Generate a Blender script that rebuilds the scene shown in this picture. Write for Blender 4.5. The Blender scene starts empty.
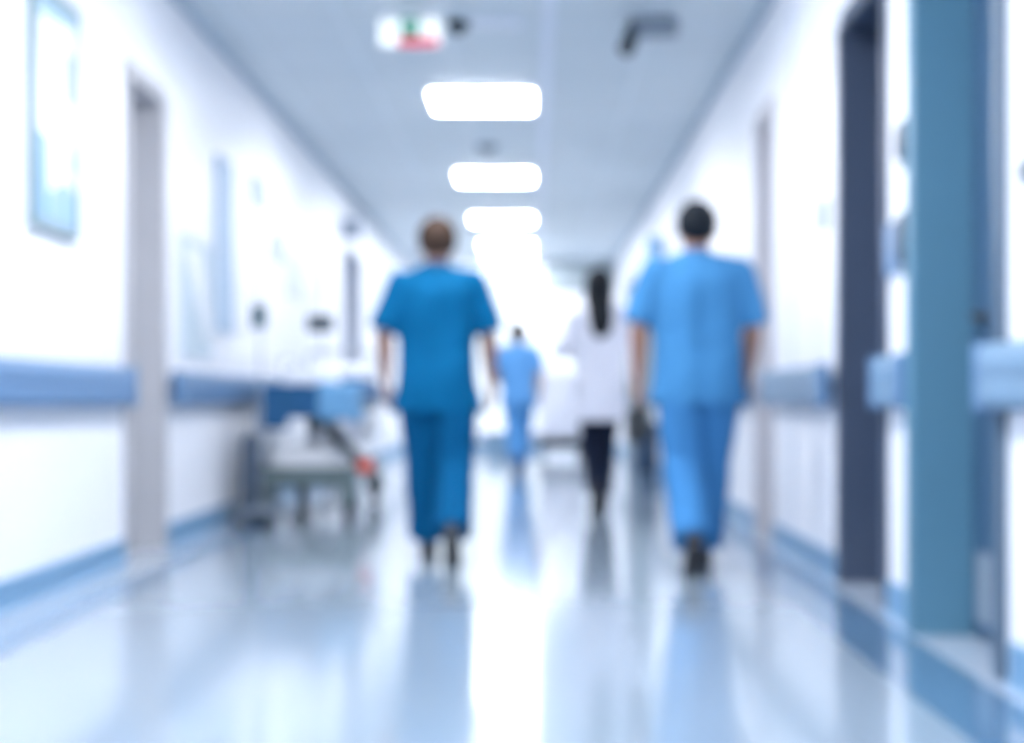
import bpy, bmesh, math, random
from mathutils import Vector, Matrix, noise
random.seed(7)
sc = bpy.context.scene
COL = sc.collection
F = 1500.0          # focal length in pixels of the 1024 px wide frame
H = 0.82            # camera height
XL, XR = -2.06, 1.39
CEIL = 3.14
YB, YE = -4.0, 25.0

# ------------------------------------------------------------------ materials
MATS = {}
def mat(name, col, rough=0.5, metal=0.0, spec=0.5, var=0.04, scale=6.0, coat=0.0, emit=None, estr=0.0):
    if name in MATS: return MATS[name]
    m = bpy.data.materials.new(name); m.use_nodes = True
    nt = m.node_tree; p = nt.nodes['Principled BSDF']
    p.inputs['Roughness'].default_value = rough
    p.inputs['Metallic'].default_value = metal
    p.inputs['Specular IOR Level'].default_value = spec
    p.inputs['Coat Weight'].default_value = coat
    tc = nt.nodes.new('ShaderNodeTexCoord')
    n = nt.nodes.new('ShaderNodeTexNoise'); n.inputs['Scale'].default_value = scale
    n.inputs['Detail'].default_value = 3
    r = nt.nodes.new('ShaderNodeMix'); r.data_type = 'RGBA'
    a = [max(0, c*(1-var)) for c in col]; b = [min(1, c*(1+var)) for c in col]
    r.inputs[6].default_value = (*a, 1); r.inputs[7].default_value = (*b, 1)
    nt.links.new(tc.outputs['Object'], n.inputs['Vector'])
    nt.links.new(n.outputs['Fac'], r.inputs[0]); nt.links.new(r.outputs[2], p.inputs['Base Color'])
    if emit:
        p.inputs['Emission Color'].default_value = (*emit, 1); p.inputs['Emission Strength'].default_value = estr
    MATS[name] = m; return m

def floor_material():
    m = bpy.data.materials.new('vinyl_floor'); m.use_nodes = True
    nt = m.node_tree; p = nt.nodes['Principled BSDF']; L = nt.links
    tc = nt.nodes.new('ShaderNodeTexCoord'); sp = nt.nodes.new('ShaderNodeSeparateXYZ')
    L.new(tc.outputs['Object'], sp.inputs[0])
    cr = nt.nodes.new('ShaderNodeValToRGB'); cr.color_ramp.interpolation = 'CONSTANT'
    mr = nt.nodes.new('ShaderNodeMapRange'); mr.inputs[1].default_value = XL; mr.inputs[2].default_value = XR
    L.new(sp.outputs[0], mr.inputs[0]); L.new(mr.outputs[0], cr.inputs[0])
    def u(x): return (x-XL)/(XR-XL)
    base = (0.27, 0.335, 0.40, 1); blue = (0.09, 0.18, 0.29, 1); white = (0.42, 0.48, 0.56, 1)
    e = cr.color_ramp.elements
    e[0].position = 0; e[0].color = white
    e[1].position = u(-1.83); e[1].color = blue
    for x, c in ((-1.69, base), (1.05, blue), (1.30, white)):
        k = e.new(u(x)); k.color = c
    n = nt.nodes.new('ShaderNodeTexNoise'); n.inputs['Scale'].default_value = 1.3; n.inputs['Detail'].default_value = 4
    mx = nt.nodes.new('ShaderNodeMix'); mx.data_type = 'RGBA'; mx.blend_type = 'MULTIPLY'
    L.new(tc.outputs['Object'], n.inputs['Vector'])
    r2 = nt.nodes.new('ShaderNodeValToRGB'); r2.color_ramp.elements[0].color = (.9, .92, .94, 1); r2.color_ramp.elements[1].color = (1, 1, 1, 1)
    L.new(n.outputs['Fac'], r2.inputs[0]); mx.inputs[0].default_value = 1
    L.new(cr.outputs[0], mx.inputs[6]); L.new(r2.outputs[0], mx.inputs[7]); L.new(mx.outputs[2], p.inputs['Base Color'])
    p.inputs['Roughness'].default_value = 0.115; p.inputs['IOR'].default_value = 1.85
    p.inputs['Specular IOR Level'].default_value = 0.5
    bp = nt.nodes.new('ShaderNodeBump'); bp.inputs['Strength'].default_value = 0.02; bp.inputs['Distance'].default_value = 0.01
    n3 = nt.nodes.new('ShaderNodeTexNoise'); n3.inputs['Scale'].default_value = 2.5
    L.new(tc.outputs['Object'], n3.inputs['Vector']); L.new(n3.outputs['Fac'], bp.inputs['Height']); L.new(bp.outputs[0], p.inputs['Normal'])
    return m

def ceiling_material():
    m = bpy.data.materials.new('ceiling_tiles'); m.use_nodes = True
    nt = m.node_tree; p = nt.nodes['Principled BSDF']; L = nt.links
    tc = nt.nodes.new('ShaderNodeTexCoord')
    mp = nt.nodes.new('ShaderNodeMapping'); mp.inputs['Location'].default_value = (-0.1, 0.15, 0)
    b = nt.nodes.new('ShaderNodeTexBrick'); b.offset = 0; b.inputs['Scale'].default_value = 1.0
    b.inputs['Brick Width'].default_value = 0.633; b.inputs['Row Height'].default_value = 0.95
    b.inputs['Mortar Size'].default_value = 0.012; b.inputs['Mortar Smooth'].default_value = 0
    b.inputs['Color1'].default_value = (.58, .66, .71, 1); b.inputs['Color2'].default_value = (.61, .69, .74, 1)
    b.inputs['Mortar'].default_value = (.70, .78, .84, 1)
    L.new(tc.outputs['Object'], mp.inputs[0]); L.new(mp.outputs[0], b.inputs['Vector']); L.new(b.outputs['Color'], p.inputs['Base Color'])
    p.inputs['Roughness'].default_value = 0.42
    return m

def glass_material():
    m = bpy.data.materials.new('window_glass'); m.use_nodes = True
    nt = m.node_tree; nt.nodes.clear(); L = nt.links
    o = nt.nodes.new('ShaderNodeOutputMaterial'); t = nt.nodes.new('ShaderNodeBsdfTransparent'); g = nt.nodes.new('ShaderNodeBsdfGlossy')
    g.inputs['Roughness'].default_value = 0.02; t.inputs[0].default_value = (.96, .98, 1, 1)
    mx = nt.nodes.new('ShaderNodeMixShader'); fr = nt.nodes.new('ShaderNodeFresnel')
    L.new(fr.outputs[0], mx.inputs[0]); L.new(t.outputs[0], mx.inputs[1]); L.new(g.outputs[0], mx.inputs[2]); L.new(mx.outputs[0], o.inputs[0])
    return m

M_wall = mat('white_wall_paint', (.85, .86, .90), .4, var=.015, scale=2)
M_base = mat('blue_vinyl_base', (.14, .29, .46), .4)
M_bump = mat('blue_bumper', (.11, .22, .39), .4)
M_bumpR = mat('pale_blue_bumper', (.17, .28, .40), .4)
M_bcap = mat('slate_end_cap', (.10, .20, .36), .4)
M_greyj = mat('warm_grey_frame', (.42, .42, .44), .5)
M_beige = mat('pale_beige_frame', (.50, .49, .52), .5)
M_navy = mat('navy_frame', (.045, .065, .11), .45)
M_teal = mat('teal_blue_frame', (.085, .215, .31), .45)
M_door = mat('dark_blue_door', (.035, .085, .16), .4)
M_gdoor = mat('grey_white_door', (.80, .82, .88), .4)
M_green = mat('grey_green_panel', (.36, .42, .45), .5)
M_steel = mat('brushed_steel', (.55, .58, .62), .3, metal=.9)
M_dark = mat('dark_plastic', (.03, .045, .06), .4)
M_black = mat('black_rubber', (.012, .013, .016), .6)
M_white = mat('white_plastic', (.82, .84, .88), .35)
M_greyp = mat('grey_plastic', (.22, .27, .33), .4)
M_light = mat('lit_diffuser', (.9, .9, .9), .5, emit=(.95, .96, 1.0), estr=8)
M_lframe = mat('light_frame_white', (.8, .82, .85), .4)
M_glass = glass_material()

# ------------------------------------------------------------------ mesh helpers
def link(name, me, m=None, parent=None):
    o = bpy.data.objects.new(name, me); COL.objects.link(o)
    if m is not None: me.materials.append(m)
    if parent is not None: o.parent = parent
    return o
def finish(name, bm, m, parent=None, smooth=False):
    bmesh.ops.recalc_face_normals(bm, faces=bm.faces)
    me = bpy.data.meshes.new(name); bm.to_mesh(me); bm.free()
    if smooth:
        for p in me.polygons: p.use_smooth = True
    return link(name, me, m, parent)
def box(bm, x0, x1, y0, y1, z0, z1, bev=0.0):
    t = bmesh.new()
    bmesh.ops.create_cube(t, size=1)
    for v in t.verts:
        v.co = Vector(((x0+x1)/2 + v.co.x*(x1-x0), (y0+y1)/2 + v.co.y*(y1-y0), (z0+z1)/2 + v.co.z*(z1-z0)))
    if bev > 0:
        bmesh.ops.bevel(t, geom=t.edges[:], offset=min(bev, .45*min(abs(x1-x0), abs(y1-y0), abs(z1-z0))), segments=2, affect='EDGES', profile=.5)
    merge(bm, t)
def merge(bm, t):
    mp = {}
    for v in t.verts: mp[v] = bm.verts.new(v.co)
    for f in t.faces:
        try: bm.faces.new([mp[v] for v in f.verts])
        except ValueError: pass
    t.free()
def catmull(vals, n):
    out = []
    k = len(vals)
    for i in range(k-1):
        p0 = vals[max(i-1, 0)]; p1 = vals[i]; p2 = vals[i+1]; p3 = vals[min(i+2, k-1)]
        for j in range(n):
            t = j/n
            out.append([0.5*((2*b)+(-a+c)*t+(2*a-5*b+4*c-d)*t*t+(-a+3*b-3*c+d)*t**3) for a, b, c, d in zip(p0, p1, p2, p3)])
    out.append(list(vals[-1])); return out
def loft(bm, rings, side=(1, 0, 0), seg=20, sub=4, frames=None, power=2.0):
    """rings: (x,y,z, rx, ry); rx along the side direction, ry across it"""
    rs = catmull([list(r) for r in rings], sub) if sub > 1 else [list(r) for r in rings]
    P = [Vector(r[:3]) for r in rs]; side = Vector(side); loops = []
    for i, r in enumerate(rs):
        t = (P[min(i+1, len(P)-1)] - P[max(i-1, 0)])
        if t.length < 1e-9: t = Vector((0, 0, 1))
        t.normalize()
        s = side - t*side.dot(t); s.normalize(); f = t.cross(s)
        lp = []
        for k in range(seg):
            a = 2*math.pi*k/seg; c, q = math.cos(a), math.sin(a)
            if power != 2.0:
                c = math.copysign(abs(c)**(2/power), c); q = math.copysign(abs(q)**(2/power), q)
            lp.append(bm.verts.new(P[i] + s*c*max(r[3], .0008) + f*q*max(r[4], .0008)))
        loops.append(lp)
    for a, b in zip(loops, loops[1:]):
        for k in range(seg):
            bm.faces.new((a[k], a[(k+1) % seg], b[(k+1) % seg], b[k]))
    bm.faces.new(loops[0][::-1]); bm.faces.new(loops[-1])
def tube(bm, pts, r, seg=12, side=None, sub=1):
    pts = [Vector(p) for p in pts]
    if side is None:
        d = (pts[-1]-pts[0]).normalized()
        side = (1, 0, 0) if abs(d.x) < .7 else (0, 1, 0)
    loft(bm, [(*p, r, r) for p in pts], side, seg, sub)
def ball(bm, c, r, seg=20):
    t = bmesh.new(); bmesh.ops.create_uvsphere(t, u_segments=seg, v_segments=seg//2+2, radius=1)
    for v in t.verts: v.co = Vector((c[0]+v.co.x*r[0], c[1]+v.co.y*r[1], c[2]+v.co.z*r[2]))
    merge(bm, t)
def cyl(bm, c, r, h, axis='z', seg=24, bev=0.0):
    c = Vector(c); d = {'x': Vector((1, 0, 0)), 'y': Vector((0, 1, 0)), 'z': Vector((0, 0, 1))}[axis]
    s = (0, 1, 0) if axis == 'x' else (1, 0, 0)
    if bev:
        rr = [(-h/2, r-bev), (-h/2+bev, r), (h/2-bev, r), (h/2, r-bev)]
    else: rr = [(-h/2, r), (h/2, r)]
    loft(bm, [(*(c+d*a), q, q) for a, q in rr], s, seg, 1)
def prism_y(bm, prof, y0, y1):
    a = [bm.verts.new((x, y0, z)) for x, z in prof]; b = [bm.verts.new((x, y1, z)) for x, z in prof]
    n = len(prof)
    for i in range(n): bm.faces.new((a[i], a[(i+1) % n], b[(i+1) % n], b[i]))
    bm.faces.new(a[::-1]); bm.faces.new(b)
def fuse(name, bm, voxel, m, parent=None, smooth=6, disp=None, scale=1.0):
    """one continuous surface out of overlapping closed shapes"""
    bmesh.ops.recalc_face_normals(bm, faces=bm.faces)
    me = bpy.data.meshes.new('tmp'); bm.to_mesh(me); bm.free()
    o = bpy.data.objects.new('tmp', me); COL.objects.link(o)
    r = o.modifiers.new('r', 'REMESH'); r.mode = 'VOXEL'; r.voxel_size = voxel; r.use_smooth_shade = True
    if smooth:
        s = o.modifiers.new('s', 'SMOOTH'); s.factor = .5; s.iterations = smooth
    dg = bpy.context.evaluated_depsgraph_get(); dg.update()
    me2 = bpy.data.meshes.new_from_object(o.evaluated_get(dg))
    bpy.data.objects.remove(o); bpy.data.meshes.remove(me)
    if disp:
        ns = [v.normal.copy() for v in me2.vertices]
        for v, n in zip(me2.vertices, ns): v.co += n*disp(v.co, n)
    if scale != 1.0: me2.transform(Matrix.Scale(scale, 4))
    for p in me2.polygons: p.use_smooth = True
    me2.name = name; me2.materials.clear()
    return link(name, me2, m, parent)
def empty(name, loc, label, cat, group=None, rz=0):
    o = bpy.data.objects.new(name, None); COL.objects.link(o); o.location = loc; o.rotation_euler = (0, 0, rz)
    o['label'] = label; o['category'] = cat; o['kind'] = 'thing'
    if group: o['group'] = group
    return o
def struct(o): o['kind'] = 'structure'; return o

# ------------------------------------------------------------------ setting
T = .35   # wall thickness
def wall_mesh(name, side, openings):
    bm = bmesh.new()
    x0, x1 = (XL-T, XL) if side < 0 else (XR, XR+T)
    y = YB
    for a, b, top in openings:
        box(bm, x0, x1, y, a, 0, CEIL)
        box(bm, x0, x1, a, b, top, CEIL)
        y = b
    box(bm, x0, x1, y, YE, 0, CEIL)
    return struct(finish(name, bm, M_wall))
OL = [(7.61, 8.37, 2.5), (16.3, 18.0, 2.5)]
OR = [(4.41, 5.25, 2.5), (5.89, 6.76, 2.5), (8.65, 9.27, 2.52), (17.2, 22.0, 2.5)]
wall_mesh('wall_left', -1, OL); wall_mesh('wall_right', 1, OR)
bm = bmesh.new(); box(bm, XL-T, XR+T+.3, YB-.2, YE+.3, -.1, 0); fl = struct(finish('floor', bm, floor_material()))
bm = bmesh.new(); box(bm, XL-T, XR+T+.3, YB-.2, YE+.3, CEIL, CEIL+.1); struct(finish('ceiling', bm, ceiling_material()))
bm = bmesh.new(); box(bm, XL-T, XR+T, YB-.2, YB, 0, CEIL); struct(finish('wall_back', bm, M_wall))
# end wall with a tall window and a pair of doors
WX0, WX1, WZ0, WZ1 = -1.75, .17, .30, 3.11
bm = bmesh.new()
box(bm, XL-T, WX0, YE, YE+.25, 0, CEIL); box(bm, WX0, WX1, YE, YE+.25, 0, WZ0); box(bm, WX0, WX1, YE, YE+.25, WZ1, CEIL)
box(bm, WX1, .30, YE, YE+.25, 0, CEIL); box(bm, .30, 1.34, YE, YE+.25, 2.1, CEIL); box(bm, 1.34, XR+T+.3, YE, YE+.25, 0, CEIL)
struct(finish('wall_front', bm, M_wall))
bm = bmesh.new()
w = .05
box(bm, WX0, WX0+w, YE+.02, YE+.12, WZ0, WZ1); box(bm, WX1-w, WX1, YE+.02, YE+.12, WZ0, WZ1)
box(bm, WX0+w, WX1-w, YE+.02, YE+.12, WZ0, WZ0+w); box(bm, WX0+w, WX1-w, YE+.02, YE+.12, WZ1-w, WZ1)
box(bm, (WX0+WX1)/2-.02, (WX0+WX1)/2+.02, YE+.03, YE+.11, WZ0+w, WZ1-w)
win = struct(finish('window_1', bm, M_white))
bm = bmesh.new(); box(bm, WX0+w, WX1-w, YE+.065, YE+.075, WZ0+w, WZ1-w); finish('pane', bm, M_glass, win)
bm = bmesh.new(); box(bm, WX0-.05, WX1+.05, YE-.10, YE+.02, WZ0-.04, WZ0, .008); finish('window_sill', bm, M_white, win)

# double door on the end wall
def panel_leaf(bm, x0, x1, y0, y1, z0, z1): box(bm, x0, x1, y0, y1, z0, z1, .004)
bm = bmesh.new()
for a_, b_ in ((.302, .818), (.822, 1.338)):
    box(bm, a_, a_+.09, YE-.045, YE, .01, 2.1); box(bm, b_-.09, b_, YE-.045, YE, .01, 2.1)
    box(bm, a_+.09, b_-.09, YE-.045, YE, .01, .55); box(bm, a_+.09, b_-.09, YE-.045, YE, 1.99, 2.1)
dd = struct(finish('door_5', bm, M_gdoor))
for a_, b_ in ((.392, .728), (.912, 1.248)):
    bm = bmesh.new(); box(bm, a_, b_, YE-.026, YE-.018, .55, 1.99); finish('glass_panel', bm, M_glass, dd)
bm = bmesh.new(); box(bm, .24, .30, YE-.07, YE, 0, 2.16); box(bm, 1.34, 1.385, YE-.07, YE, 0, 2.16); box(bm, .30, 1.34, YE-.07, YE, 2.1, 2.16)
finish('door_frame', bm, M_white, dd)
for x in (.76, .88):
    bm = bmesh.new(); tube(bm, [(x, YE-.045, .9), (x, YE-.10, .9), (x, YE-.10, 1.2), (x, YE-.045, 1.2)], .011, side=(1, 0, 0)); finish('door_handle', bm, M_steel, dd, True)
bm = bmesh.new(); box(bm, .2, XR-.002, YE-.05, YE-.002, 2.62, CEIL-.004, .004); o = struct(finish('trim_3', bm, M_green))

# baseboards
def baseboard(name, side, segs):
    bm = bmesh.new()
    for a, b in segs:
        if side < 0: prof = [(XL, 0), (XL+.022, 0), (XL+.014, .015), (XL+.012, .115), (XL+.006, .122), (XL, .122)]
        else: prof = [(XR, 0), (XR-.022, 0), (XR-.014, .015), (XR-.012, .115), (XR-.006, .122), (XR, .122)]
        prism_y(bm, prof, a, b)
    struct(finish(name, bm, M_base))
baseboard('baseboard_left', -1, [(YB, 7.55), (8.43, 16.24), (18.06, YE)])
baseboard('baseboard_right', 1, [(YB, 4.33), (5.34, 5.83), (6.82, 8.59), (9.33, 17.14), (22.06, YE)])
bm = bmesh.new(); box(bm, XL+.02, .22, YE-.015, YE, 0, .122, .003); struct(finish('baseboard_front', bm, M_base))
# light runner strip down the middle of the ceiling, grey cornice strips
bm = bmesh.new(); box(bm, .065, .135, YB, YE, CEIL-.012, CEIL, .002); struct(finish('trim_1', bm, mat('ceiling_runner', (.74, .80, .90), .5)))
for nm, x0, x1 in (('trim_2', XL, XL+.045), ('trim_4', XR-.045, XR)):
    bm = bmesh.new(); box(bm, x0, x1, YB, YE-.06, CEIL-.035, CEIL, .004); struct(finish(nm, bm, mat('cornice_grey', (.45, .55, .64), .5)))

# ------------------------------------------------------------------ doors in the side walls
def side_door(name, side, a, b, top, depth, mf, ml, proud=.03, casing=.06, far_casing=None, handle=None, near_mat=None, kick=True, near_casing=None):
    """leaf set back in a lined opening; a..b is the stretch along the corridor"""
    s = side; X = XL if s < 0 else XR
    def bx(bm, xa, xb, *r, bev=0): box(bm, min(xa, xb), max(xa, xb), *r, bev)
    bm = bmesh.new(); bx(bm, X+s*depth, X+s*(depth+.045), a+.03, b-.03, .008, top-.03, bev=.003)
    d = struct(finish(name, bm, ml))
    fp = proud if far_casing is None else far_casing
    # linings and casings as one frame
    bm = bmesh.new()
    bx(bm, X-s*fp, X+s*(T), b-.03, b+casing, 0, top)              # far jamb
    bx(bm, X-s*proud, X+s*(T), a+.0, b-.03, top-.03, top+.05)      # head
    finish('door_frame', bm, mf, d)
    bm = bmesh.new()
    bx(bm, X-s*proud, X+s*(T), a-(near_casing or casing), a+.03, 0, top+.05)       # near jamb
    finish('door_jamb', bm, near_mat or mf, d)
    hy = handle if handle else a+.10
    bm = bmesh.new()
    xx = X+s*depth
    cyl(bm, (xx-s*.006, hy, 1.10), .026, .012, 'x')
    tube(bm, [(xx-s*.01, hy, 1.10), (xx-s*.05, hy, 1.10), (xx-s*.052, hy-.03 if hy > (a+b)/2 else hy+.03, 1.10), (xx-s*.052, hy-.12 if hy > (a+b)/2 else hy+.12, 1.10)], .011, side=(0, 0, 1))
    finish('door_handle', bm, M_dark if ml is M_door else M_steel, d, True)
    if kick:
        bm = bmesh.new(); bx(bm, xx-s*.003, xx, a+.08, b-.08, .06, .30); finish('kick_plate', bm, M_greyp if ml is M_door else M_steel, d)
    return d
side_door('door_1', -1, 7.61, 8.37, 2.5, .27, M_greyj, M_gdoor, proud=.015, casing=.05, near_mat=M_greyj)
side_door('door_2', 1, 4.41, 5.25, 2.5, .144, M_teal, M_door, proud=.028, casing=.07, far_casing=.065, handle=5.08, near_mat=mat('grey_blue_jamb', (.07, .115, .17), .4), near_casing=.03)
side_door('door_3', 1, 5.89, 6.76, 2.5, .20, M_navy, M_door, proud=.012, casing=.05)
side_door('door_4', 1, 8.65, 9.27, 2.52, .20, M_beige, M_gdoor, proud=.012, casing=.05)
side_door('door_6', -1, 16.3, 18.0, 2.5, .25, mat('pale_frame', (.52, .55, .62), .5), M_gdoor, proud=.015, casing=.06)
# far right bay with grey-green back
bm = bmesh.new(); box(bm, XR+.30, XR+T, 17.2, 22.0, 0, 2.5); box(bm, XR-.01, XR+.30, 21.95, 22.05, 0, 2.5); box(bm, XR-.01, XR+.30, 17.15, 17.2, 0, 2.5)
struct(finish('trim_5', bm, M_green))
# vertical panel joint on the right wall
bm = bmesh.new(); box(bm, XR-.004, XR, 7.99, 8.03, .13, 2.9); struct(finish('trim_6', bm, mat('wall_joint_strip', (.55, .62, .74), .5)))

# ------------------------------------------------------------------ handrails
def handrail(side, a, b, label, mrail, caps=(True, True)):
    X = XL if side < 0 else XR; s = -side
    root = empty('handrail', (X, a, 0), label, 'handrail', 'bumper handrails along the walls')
    z0, z1 = .79, .985
    prof = [(.031, z0), (.062, z0+.004), (.078, z0+.022), (.082, z0+.06), (.080, z0+.088), (.072, z0+.092), (.072, z0+.100), (.080, z0+.104),
            (.082, z0+.15), (.074, z1-.012), (.058, z1), (.031, z1)]
    c = .05
    bm = bmesh.new(); prism_y(bm, [(s*x, z) for x, z in prof], c, b-a-c); finish('rail', bm, mrail, root)
    for y0, y1 in ((0, c), (b-a-c, b-a)):
        bm = bmesh.new(); box(bm, min(s*.031, s*.086), max(s*.031, s*.086), y0, y1, z0-.004, z1+.004, .012); finish('end_cap', bm, M_bcap, root, False)
    n = max(1, round((b-a)/1.6))
    for i in range(n):
        y = (b-a)*(i+.5)/n
        bm = bmesh.new(); box(bm, min(0, s*.034), max(0, s*.034), y-.04, y+.04, z0+.03, z1-.03, .003); finish('bracket', bm, M_steel, root)
handrail(-1, YB+.05, 7.53, 'blue bumper handrail on the left wall under the framed picture', M_bump)
handrail(-1, 8.45, 16.2, 'blue bumper handrail on the left wall running behind the stretcher', M_bump)
handrail(-1, 18.1, 24.8, 'blue bumper handrail on the left wall past the second doorway, by the end window', M_bump)
handrail(1, YB+.05, 4.46, 'pale blue bumper handrail on the right wall, cut off by the picture edge', M_bumpR)
handrail(1, 5.36, 5.82, 'very short piece of pale blue handrail below the wall dispensers', M_bumpR)
handrail(1, 6.83, 8.58, 'pale blue handrail on the right wall between navy and beige door frames', M_bumpR)
handrail(1, 9.34, 17.1, 'pale blue handrail on the right wall beyond the beige door frame', M_bumpR)
handrail(1, 22.1, 24.85, 'pale blue handrail on the right wall next to the end doors', M_bumpR)

# ------------------------------------------------------------------ ceiling things
LN = ['added unseen, beside the wall behind the camera', 'added unseen, second from the wall behind the camera', 'added unseen, above the spot just past the camera', 'added unseen, above the end of the call button wall', 'added unseen, overhead between the teal and navy door frames', 'added unseen, last one before the lit ceiling sign',
      'first in view, largest, just past the exit sign', 'second in view, past the small round detector', 'third in view down the ceiling', 'fourth in view, small and far off', 'farthest one, added to brighten the end by the window']  # farthest panel is an extra, added to brighten the corridor end
LY = [-2.6, -.6, 1.4, 3.4, 5.4, 7.4, 11.6, 15.55, 19.2, 22.4, 24.3]  # near panels, out of view, set closer than the visible row to add light
XC = -.38
for i, y in enumerate(LY):
    root = empty('ceiling_light', (XC, y, CEIL), 'square white ceiling light panel, '+LN[i], 'ceiling light', 'ceiling light panels')
    hw, hd, dz = .385, .36, .022
    bm = bmesh.new(); box(bm, -hw, hw, -hd, hd, -dz, -.008, .01); finish('diffuser', bm, M_light, root)
    bm = bmesh.new()
    box(bm, -hw-.02, -hw, -hd-.02, hd+.02, -.012, 0); box(bm, hw, hw+.02, -hd-.02, hd+.02, -.012, 0)
    box(bm, -hw, hw, -hd-.02, -hd, -.012, 0); box(bm, -hw, hw, hd, hd+.02, -.012, 0)
    box(bm, -hw, hw, -hd, hd, -.008, 0)
    finish('frame', bm, M_lframe, root)

# exit sign
ex = empty('exit_sign', (-.73, 9.0, CEIL), 'lit white ceiling sign with green centre and red lower bar', 'sign')
k = 9.0/F
bm = bmesh.new(); box(bm, -.19, .19, -.025, .025, -.20, -.035, .01); finish('sign_box', bm, mat('sign_white', (.9, .9, .9), .4, emit=(.9, 1, .95), estr=.10), ex)
bm = bmesh.new(); box(bm, -.17, .17, -.02, .02, -.035, 0, .004); finish('mount', bm, M_white, ex)
bm = bmesh.new(); box(bm, -.055, .055, -.03, -.0255, -.150, -.036); finish('green_panel', bm, mat('sign_green', (.01, .25, .15), .4, emit=(.02, .6, .35), estr=.04), ex)
bm = bmesh.new(); box(bm, -.07, .17, -.03, -.0255, -.205, -.152); finish('red_bar', bm, mat('sign_red', (.7, .01, .07), .4, emit=(.9, .03, .15), estr=.05), ex)
# arrow-like white pictogram on the green field
bm = bmesh.new(); box(bm, -.02, .02, -.0325, -.0305, -.075, -.060); box(bm, -.008, .008, -.0325, -.0305, -.12, -.075); finish('pictogram', bm, M_white, ex)

def detector(y, x, r, m, label, cat, h=.05):
    root = empty('smoke_detector', (x, y, CEIL), label, cat)
    bm = bmesh.new(); loft(bm, [(0, 0, 0, r, r), (0, 0, -.4*h, r, r), (0, 0, -.8*h, r*.8, r*.8), (0, 0, -h, r*.4, r*.4)], seg=28, sub=1); finish('housing', bm, m, root, True)
    bm = bmesh.new(); loft(bm, [(0, 0, -h, r*.3, r*.3), (0, 0, -h-.012, r*.22, r*.22)], seg=20, sub=1); finish('sensor', bm, M_dark, root)
    return root
detector(9.2, -.455, .07, mat('detector_dark', (.03, .05, .07), .4), 'dark round smoke detector just right of the lit ceiling sign', 'smoke detector', .07)
detector(13.7, -.41, .10, mat('detector_grey', (.14, .19, .24), .4), 'grey round smoke detector between the first two light panels', 'smoke detector', .05)
# slim pale vent beside the sign
v = empty('ceiling_vent', (-.22, 9.2, CEIL), 'slim pale ceiling vent beside the dark smoke detector', 'vent')
bm = bmesh.new(); box(bm, -.15, .15, -.06, .06, -.02, 0, .004); finish('frame', bm, mat('vent_white', (.75, .8, .92), .4), v)
for i in range(4):
    bm = bmesh.new(); box(bm, -.13, .13, -.045+i*.026, -.035+i*.026, -.026, -.018); finish('slat', bm, M_white, v)
# ceiling camera
cm = empty('security_camera', (.68, 9.1, CEIL), 'dark ceiling security camera with grey housing, right of the runner strip', 'camera')
bm = bmesh.new(); box(bm, -.075, .205, -.06, .06, -.115, -.01, .015); finish('housing', bm, M_greyp, cm)
bm = bmesh.new(); box(bm, -.04, .16, -.04, .04, -.012, 0); finish('mounting_plate', bm, M_greyp, cm)
bm = bmesh.new(); tube(bm, [(-.045, 0, -.03), (-.075, -.02, -.10), (-.115, -.05, -.215)], .05, side=(0, 1, 0), sub=3); finish('camera_body', bm, M_dark, cm, True)
bm = bmesh.new(); tube(bm, [(-.115, -.05, -.215), (-.12, -.054, -.23)], .034, side=(0, 1, 0)); finish('lens', bm, M_black, cm, True)

# ------------------------------------------------------------------ left wall pieces
pf = empty('framed_picture', (XL, 6.5, 0), 'large framed picture of pale blue shapes on the left wall', 'picture')
y0, y1, z0, z1 = -.39, .24, 1.53, 2.56
M_frame = mat('grey_green_picture_frame', (.22, .31, .34), .4)
bm = bmesh.new()
w = .05
box(bm, 0, .035, y0, y0+w, z0, z1, .004); box(bm, 0, .035, y1-.03, y1, z0, z1, .004); box(bm, 0, .035, y0+w, y1-.03, z0, z0+w, .004); box(bm, 0, .035, y0+w, y1-.03, z1-w, z1, .004)
finish('frame', bm, M_frame, pf)
bm = bmesh.new(); box(bm, 0, .02, y0+w, y1-.03, z0+w, z1-w)
art = finish('print', bm, mat('print_paper', (.88, .90, .92), .4), pf)
def artshape(name, pts, col):
    bm = bmesh.new()
    a = [bm.verts.new((.0205, y, z)) for y, z in pts]; b = [bm.verts.new((.0225, y, z)) for y, z in pts]; n = len(pts)
    for i in range(n): bm.faces.new((a[i], a[(i+1) % n], b[(i+1) % n], b[i]))
    bm.faces.new(a[::-1]); bm.faces.new(b)
    finish(name, bm, mat('print_ink_%d' % len(MATS), col, .4), art)
artshape('printed_shape', [(y0+w, z1-w), (y0+w, z1-.14), (y1-.03, z1-.10), (y1-.03, z1-w)], (.38, .55, .68))
artshape('printed_shape', [(.02, 2.12), (.21, 2.12), (.21, 2.34), (.02, 2.34)], (.38, .46, .72))
artshape('printed_shape', [(y0+w, 1.58), (-.18, 1.58), (-.18, 1.93), (y0+w, 1.95)], (.14, .34, .56))
artshape('printed_shape', [(-.16, 1.58), (.21, 1.58), (.21, 1.74), (.05, 1.78), (-.16, 1.70)], (.25, .42, .66))
artshape('printed_shape', [(.08, 1.84), (.21, 1.80), (.21, 1.96), (.14, 1.94)], (.40, .60, .80))

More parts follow.
